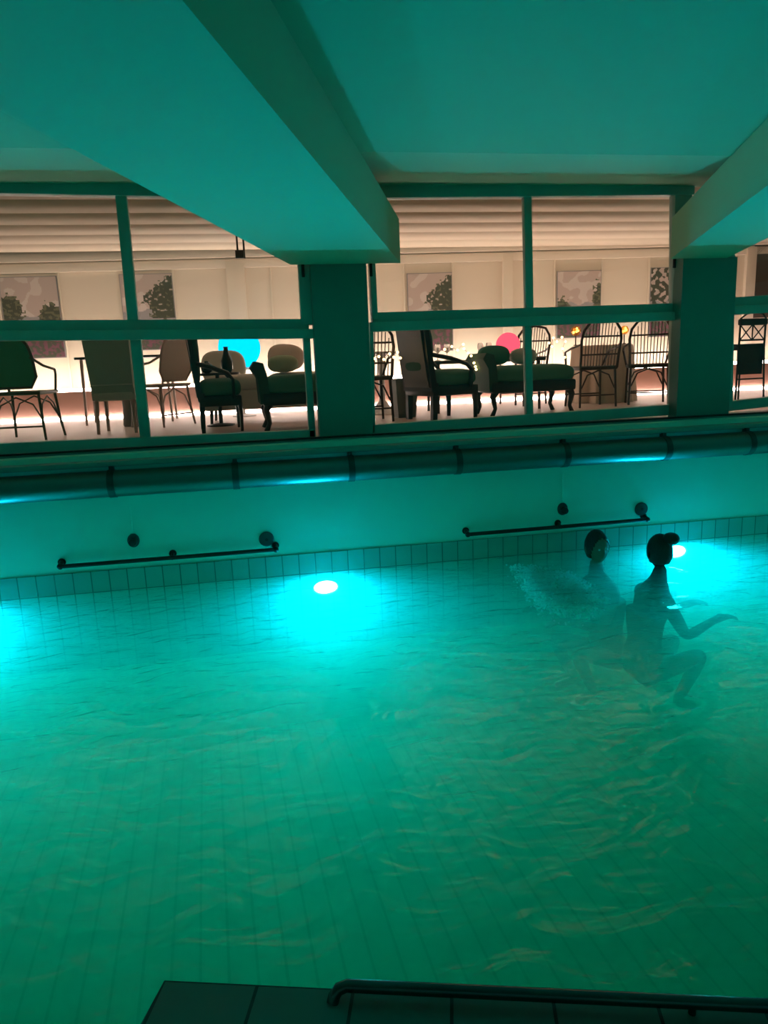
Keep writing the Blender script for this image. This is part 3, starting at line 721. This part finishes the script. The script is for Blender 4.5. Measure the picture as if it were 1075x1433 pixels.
# pale sofa further back
sc = onY(352, 520, 8.55); t = thing('sofa', 'pale grey low sofa behind the green chaise in the left window', 'sofa', (sc.x+.17, 8.55, ZF), -.03)
MB().box((0, 0, .26), (1.42, .75, .22), bev=.04).build('base', PALEUP, t)
for s in (-.5, .5): MB().cushion((s*.70, -.05, .44), (.70, .68, .20), .25).build('seat_cushion', PALEUP, t)
for s in (-1,): MB().cushion((s*.50, .30, .62), (.52, .20, .40), .35).build('back_cushion', PALEUP, t)
for sx in (-1, 1):
    for sy in (-1, 1): MB().tube([(sx*.63, sy*.3, .16), (sx*.64, sy*.31, 0)], [.022, .016], 8).build('leg', DKWOOD, t)
c = onY(400, 493, 8.45); pl = MB().cushion((0, 0, 0), (.42, .16, .30), .55); o = pl.build('cushion', PINKC); o.location = (c.x, 8.47, ZF+.71); o.rotation_euler = (-.25, .08, 0)
tag(o, 'pinkish beige cushion leaning on the sofa back left of the pillar', 'cushion', 'cushions on the sofa')
c = onY(396, 522, 8.4); o = MB().cushion((0, 0, 0), (.34, .18, .19), .5).build('cushion', OLIVEC); o.location = (c.x, 8.24, ZF+.635)
tag(o, 'olive bolster lying in front of the pinkish cushion', 'cushion', 'cushions on the sofa')
# cyan globe lamp on a stand
def globe_lamp(px, py, r, Y, m, label, hgt):
    c = onY(px, py, Y); t = thing('globe_lamp', label, 'lamp', (c.x, Y, ZF)); zc_ = c.z-ZF
    MB().ball((0, 0, zc_), r, 40, 24).build('globe', m, t)
    MB().lathe([(r*.42, zc_-r*1.04), (r*.40, zc_-r*.9)], (0, 0, 0), 24).build('collar', WHITEM, t)
    if hgt:
        MB().tube([(0, 0, .02), (0, 0, zc_-r)], .018, 12).build('pole', WHITEM, t); MB().lathe([(.15, 0), (.15, .015), (.03, .03)], (0, 0, 0), 28).build('base', WHITEM, t)
    return t
globe_lamp(335, 487, .262, 9.42, CYANG, 'glowing cyan globe lamp behind the sofa in the left window', True)
# vases on a side table
sp_ = onY(303, 532, 7.75); t = thing('side_table', 'small dark side table carrying two dark vases', 'side table', (sp_.x, 8.0, ZF))
MB().lathe([(.24, .54), (.24, .565)], (0, 0, 0), 28).build('tabletop', DKWOOD, t); MB().tube([(0, 0, 0.02), (0, 0, .545)], .022, 12).build('pole', DKWOOD, t); MB().lathe([(.15, 0), (.15, .015), (.03, .03)], (0, 0, 0), 24).build('base', DKWOOD, t)
zt_ = ZF+.565
o = onY(288, 518, 7.86); v = MB().lathe([(.025, 0), (.055, .02), (.062, .055), (.05, .095), (.022, .115), (.024, .125)], (0, 0, 0), 24).build('vase', CERAM); v.location = (sp_.x-.10, 7.96, zt_); tag(v, 'small round dark vase on the side table', 'vase', 'dark vases on the side table')
o = onY(318, 510, 7.86); v = MB().lathe([(.04, 0), (.06, .03), (.062, .12), (.035, .19), (.022, .25), (.028, .27)], (0, 0, 0), 24).build('vase', CERAM); v.location = (sp_.x+.11, 8.04, zt_); tag(v, 'taller bottle shaped dark vase on the side table', 'vase', 'dark vases on the side table')

# middle window
p0 = FP(600, 590); lounge_chair('high backed lounge chair with grey back panel in the middle window', (p0.x+.20, p0.y+.30, ZF), .32, GREYLEA)
p0 = FP(690, 584); chaise('green chaise with curved legs in front of the red globe lamp', (p0.x+.47, p0.y+.34, ZF), .02, .95)
p0 = FP(570, 588); t = thing('planter_box', 'tall grey tapered planter behind the lounge chair back', 'planter', (p0.x+.07, p0.y+.46, ZF), .1)
MB().hexa([(-.10, -.10, 0), (.10, -.10, 0), (.10, .10, 0), (-.10, .10, 0)], [(-.13, -.13, .42), (.13, -.13, .42), (.13, .13, .42), (-.13, .13, .42)]).build('box_body', CONCR, t, smooth=False)
MB().box((0, 0, .421), (.21, .21, .01)).build('soil', DKWOOD, t, smooth=False)
p0 = FP(538, 580); t = thing('pedestal_table', 'white round pedestal table behind the rattan chair by the pillar', 'table', (p0.x, p0.y+.10, ZF))
MB().lathe([(.20, 0), (.20, .015), (.12, .06), (.04, .16), (.035, .5), (.05, .68), (.10, .70)], (0, 0, 0), 28).build('pedestal', WHITEM, t); MB().lathe([(.36, .70), (.37, .715), (.36, .73)], (0, 0, 0), 36).build('tabletop', WHITEM, t)
ch0 = None
p0 = FP(531, 590); ch0 = rattan_chair('rattan hoop back chair right beside the dark pillar', (p0.x-.10, p0.y+.12, ZF), .06)
p0 = FP(838, 570); again(ch0, 'rattan chair seen from behind with fully visible arched back', (p0.x, p0.y+.22, ZF), -.05)
p0 = FP(915, 566); again(ch0, 'rattan chair turned sideways next to the right window jamb', (p0.x+.03, p0.y+.22, ZF), -.42)
p0 = FP(770, 570); again(ch0, 'rattan chair behind the foot of the chaise, hung with fairy lights', (p0.x, p0.y+.90, ZF), .12)
# low table behind chaises with the red lamp
c = onY(660, 505, 8.3); t = thing('coffee_table', 'long dark table set with glasses and the red globe lamp', 'table', (c.x+.15, 8.35, ZF), -.03); TT = .60
MB().box((0, 0, TT-.02), (1.35, .62, .04), bev=.01).build('tabletop', DKWOOD, t)
for sx in (-1, 1):
    for sy in (-1, 1): MB().tube([(sx*.60, sy*.26, TT-.03), (sx*.61, sy*.27, 0)], [.022, .016], 8).build('leg', BROWNW, t)
cg = onY(711, 482, 8.25); t = thing('globe_lamp', 'glowing red globe lamp on the dark table in the middle window', 'lamp', (cg.x, 8.25, ZF+TT)); rg = .14
MB().ball((0, 0, rg+.015), rg, 40, 24).build('globe', REDG, t); MB().lathe([(.07, 0), (.07, .02), (.05, .03)], (0, 0, 0), 24).build('base', WHITEM, t)
GLS = mat('wine glass', (.6, .6, .6), .05); GLS.node_tree.nodes['Principled BSDF'].inputs['Transmission Weight'].default_value = .9
g0 = None
for i, (px, lab) in enumerate(((612, 'stemmed glass nearest the lounge chair on the dark table'), (627, 'stemmed glass left of the bright fairy bulb on the dark table'), (672, 'stemmed glass midway along the dark table'), (686, 'stemmed glass beside the red globe lamp'))):
    c = onY(px, 497, 8.35); loc = (c.x, 8.33+.06*(i % 2), ZF+TT)
    if g0 is None:
        g0 = thing('wine_glass', lab, 'glass', loc, 0, 'glasses on the dark table')
        MB().lathe([(.034, 0), (.034, .004), (.005, .01), (.005, .085)], (0, 0, 0), 18).build('stem', GLS, g0); MB().lathe([(.006, .085), (.034, .11), (.038, .145), (.032, .19), (.030, .188)], (0, 0, 0), 18).build('bowl', GLS, g0)
    else: again(g0, lab, loc, 0)
cc = onY(692, 508, 7.75); o = MB().cushion((0, 0, 0), (.36, .16, .22), .5).build('cushion', VELVET); o.location = (cc.x, 7.78, ZF+.635); tag(o, 'green cushion on the chaise under the red globe lamp', 'cushion', 'cushions on the middle chaise')
cc = onY(726, 509, 7.75); o = MB().cushion((0, 0, 0), (.30, .16, .18), .5).build('cushion', PALEUP); o.location = (cc.x+.07, 7.80, ZF+.615); tag(o, 'pale cushion on the chaise right of the green one', 'cushion', 'cushions on the middle chaise')
# cloth covered table
p0 = onY(838, 500, 8.74); t = thing('round_table', 'round table under a beige floor length cloth behind the rattan chairs', 'table', (p0.x+.04, 8.74, ZF))
def drape(R_, z):
    b = bmesh.new(); n = 96; rings = []
    for h in (0., .1, .3, .5, .66, .70, .712):
        t_ = (.712-h)/.712; ring = []
        for k in range(n):
            a = 2*PI*k/n; r = R_*(1+.10*t_*(1+.9*math.sin(11*a)+.3*math.sin(17*a+1))) if h < .705 else R_*.97
            ring.append(b.verts.new((r*math.cos(a), r*math.sin(a), h+.004)))
        rings.append(ring)
    for A, B in zip(rings, rings[1:]):
        for k in range(n): b.faces.new((A[k], A[(k+1) % n], B[(k+1) % n], B[k]))
    b.faces.new(rings[-1]); m = MB(); m.b.free(); m.b = b; return m
MB().lathe([(.36, .68), (.37, .705)], (0, 0, 0), 36).build('tabletop', PALEW, t); MB().tube([(0, 0, 0), (0, 0, .69)], .03, 12).build('leg', PALEW, t)
o = drape(.38, .72).build('tablecloth', CLOTH); o.location = t.location; tag(o, 'beige floor length cloth draped over the round table', 'tablecloth')

# right window
p0 = FP(1046, 562); t = thing('bar_chair', 'black lattice back bar chair seen through the right window', 'chair', (p0.x, p0.y+.2, ZF), .05)
MB().tube([(-.17, -.20, .93), (-.10, -.22, .985), (0, -.225, 1.0), (.10, -.22, .985), (.17, -.20, .93)], .010, 8).build('top_hoop', BLACKF, t)
MB().box((0, -.2, .895), (.37, .05, .075), bev=.02).build('back_pad', BLACKF, t)
b = MB()
for s in (-1, 0):
    b.tube([(s*.165+.005, -.2, .70), (s*.165+.155, -.2, .86)], .007, 6).tube([(s*.165+.005, -.2, .86), (s*.165+.155, -.2, .70)], .007, 6)
b.tube([(0, -.2, .69), (0, -.2, .87)], .008, 6); b.build('back_lattice', BLACKF, t)
MB().tube([(-.17, -.2, .695), (.17, -.2, .695)], .010, 8).build('back_rail', BLACKF, t)
MB().box((0, 0, .62), (.38, .38, .07), bev=.02).build('seat', BLACKF, t)
MB().box((0, -.185, .46), (.34, .015, .30), bev=.005).build('skirt', BLACKF, t)
for sx in (-1, 1):
    MB().tube([(sx*.165, -.2, .93), (sx*.168, -.2, .6), (sx*.19, -.22, 0)], .011, 8).build('leg', BLACKF, t); MB().tube([(sx*.165, .17, .6), (sx*.19, .2, 0)], .011, 8).build('leg', BLACKF, t)
MB().tube([(-.18, -.21, .26), (.18, -.21, .26)], .009, 8).build('footrest', BLACKF, t)
globe_lamp(1096, 470, .15, 9.0, REDG, 'glowing red globe lamp beyond the right picture edge', True)

# fairy lights
def fairy(label, pts, Y, jit=.02):
    P = [onY(x, y, Y) for x, y in pts]; o = P[0]; t = thing('fairy_light_string', label, 'fairy lights', o)
    MB().tube([q-o for q in P], .0025, 5).build('wire', WIREM, t)
    for q in P: MB().ball(q-o+Vector((0, -.012, 0)), .013, 10, 8).build('bulb', FAIRY, t)
fairy('short string of warm fairy bulbs on the rattan chair by the pillar', [(524, 502), (530, 499), (537, 503), (545, 495), (551, 500), (556, 493), (560, 501), (557, 508)], 7.2)
fairy('warm fairy bulbs climbing over the dark table and the chaise head', [(622, 489), (632, 485), (640, 490), (648, 482), (649, 488), (655, 494), (659, 498), (663, 508), (665, 513), (666, 517)], 7.55)
fairy('warm fairy bulbs hung on the rattan chair behind the chaise foot', [(768, 480), (772, 485), (774, 473), (779, 478), (786, 472), (791, 478), (787, 488), (790, 500)], 8.0)
def lantern(px, py, Y, r, label):
    c = onY(px, py, Y); t = thing('globe_lantern', label, 'lantern', c, 0, 'amber globes filled with fairy bulbs'); b = MB()
    m = bpy.data.materials.get('amber glass')
    if m is None:
        m = bpy.data.materials.new('amber glass'); m.use_nodes = True; nt = m.node_tree; nt.nodes.clear(); o_ = nt.nodes.new('ShaderNodeOutputMaterial')
        a = nt.nodes.new('ShaderNodeBsdfTransparent'); a.inputs[0].default_value = (.95, .62, .25, 1); g = nt.nodes.new('ShaderNodeBsdfGlossy'); g.inputs[0].default_value = (1, .7, .3, 1); g.inputs['Roughness'].default_value = .1; x = nt.nodes.new('ShaderNodeMixShader'); x.inputs[0].default_value = .15
        nt.links.new(a.outputs[0], x.inputs[1]); nt.links.new(g.outputs[0], x.inputs[2]); nt.links.new(x.outputs[0], o_.inputs[0])
    MB().ball((0, 0, 0), r, 24, 16).build('globe', m, t)
    for k in range(5):
        a = k*2.4; MB().ball((r*.5*math.cos(a), r*.4*math.sin(a), r*.45*math.sin(a*1.7)), .014, 10, 8).build('bulb', FAIRY, t)
    MB().lathe([(r*.5, ZF+.722-c.z), (r*.45, ZF+.73-c.z), (.008, ZF+.735-c.z), (.008, -r*1.02), (r*.4, -r*.92)], (0, 0, 0), 16).build('stand', WIREM, t)
LY = bpy.data.objects['round_table'].location.y
lantern(806, 463, LY-.05, .062, 'amber globe lantern on the cloth covered table between the two upright rattan chairs')
lantern(874, 462, LY+.02, .055, 'amber globe lantern between the right hand rattan chairs')

# ------------------------------------------------------------------ added terrace fill lights and night world
def area(name, loc, rot, sx, sy, col, power):
    l = bpy.data.lights.new(name, 'AREA'); l.shape = 'RECTANGLE'; l.size = sx; l.size_y = sy; l.color = col; l.energy = power
    o = bpy.data.objects.new(name, l); COL.objects.link(o); o.location = loc; o.rotation_euler = rot; return o
# added area light without a fixture under the canopy, aimed down at the panelled wall
area('wall_fill', (mid.x-.4, mid.y-.85, 2.93), (math.radians(32), 0, wang), 13., .05, (1, .86, .70), 20)
area('canopy_fill', (mid.x-.4-wn.x*-.34, mid.y+wn.y*.34, zp+.05), (math.radians(180-28), 0, wang), 13., .05, (1, .86, .72), 46)  # added unseen light at the plinth top, brightens the canopy folds


w = bpy.data.worlds.new('night'); S.world = w; w.use_nodes = True
w.node_tree.nodes['Background'].inputs[0].default_value = (.01, .012, .02, 1); w.node_tree.nodes['Background'].inputs[1].default_value = .2

S.view_settings.view_transform = 'Standard'; S.view_settings.look = 'None'; S.view_settings.gamma = 1; S.view_settings.use_curve_mapping = False
S.view_settings.exposure = 0.0
cy = S.cycles
cy.use_denoising = True
try: cy.denoiser = 'OPENIMAGEDENOISE'
except Exception: pass
cy.max_bounces = 10; cy.diffuse_bounces = 5; cy.glossy_bounces = 4; cy.transmission_bounces = 6; cy.volume_bounces = 4; cy.transparent_max_bounces = 24
cy.sample_clamp_indirect = 6
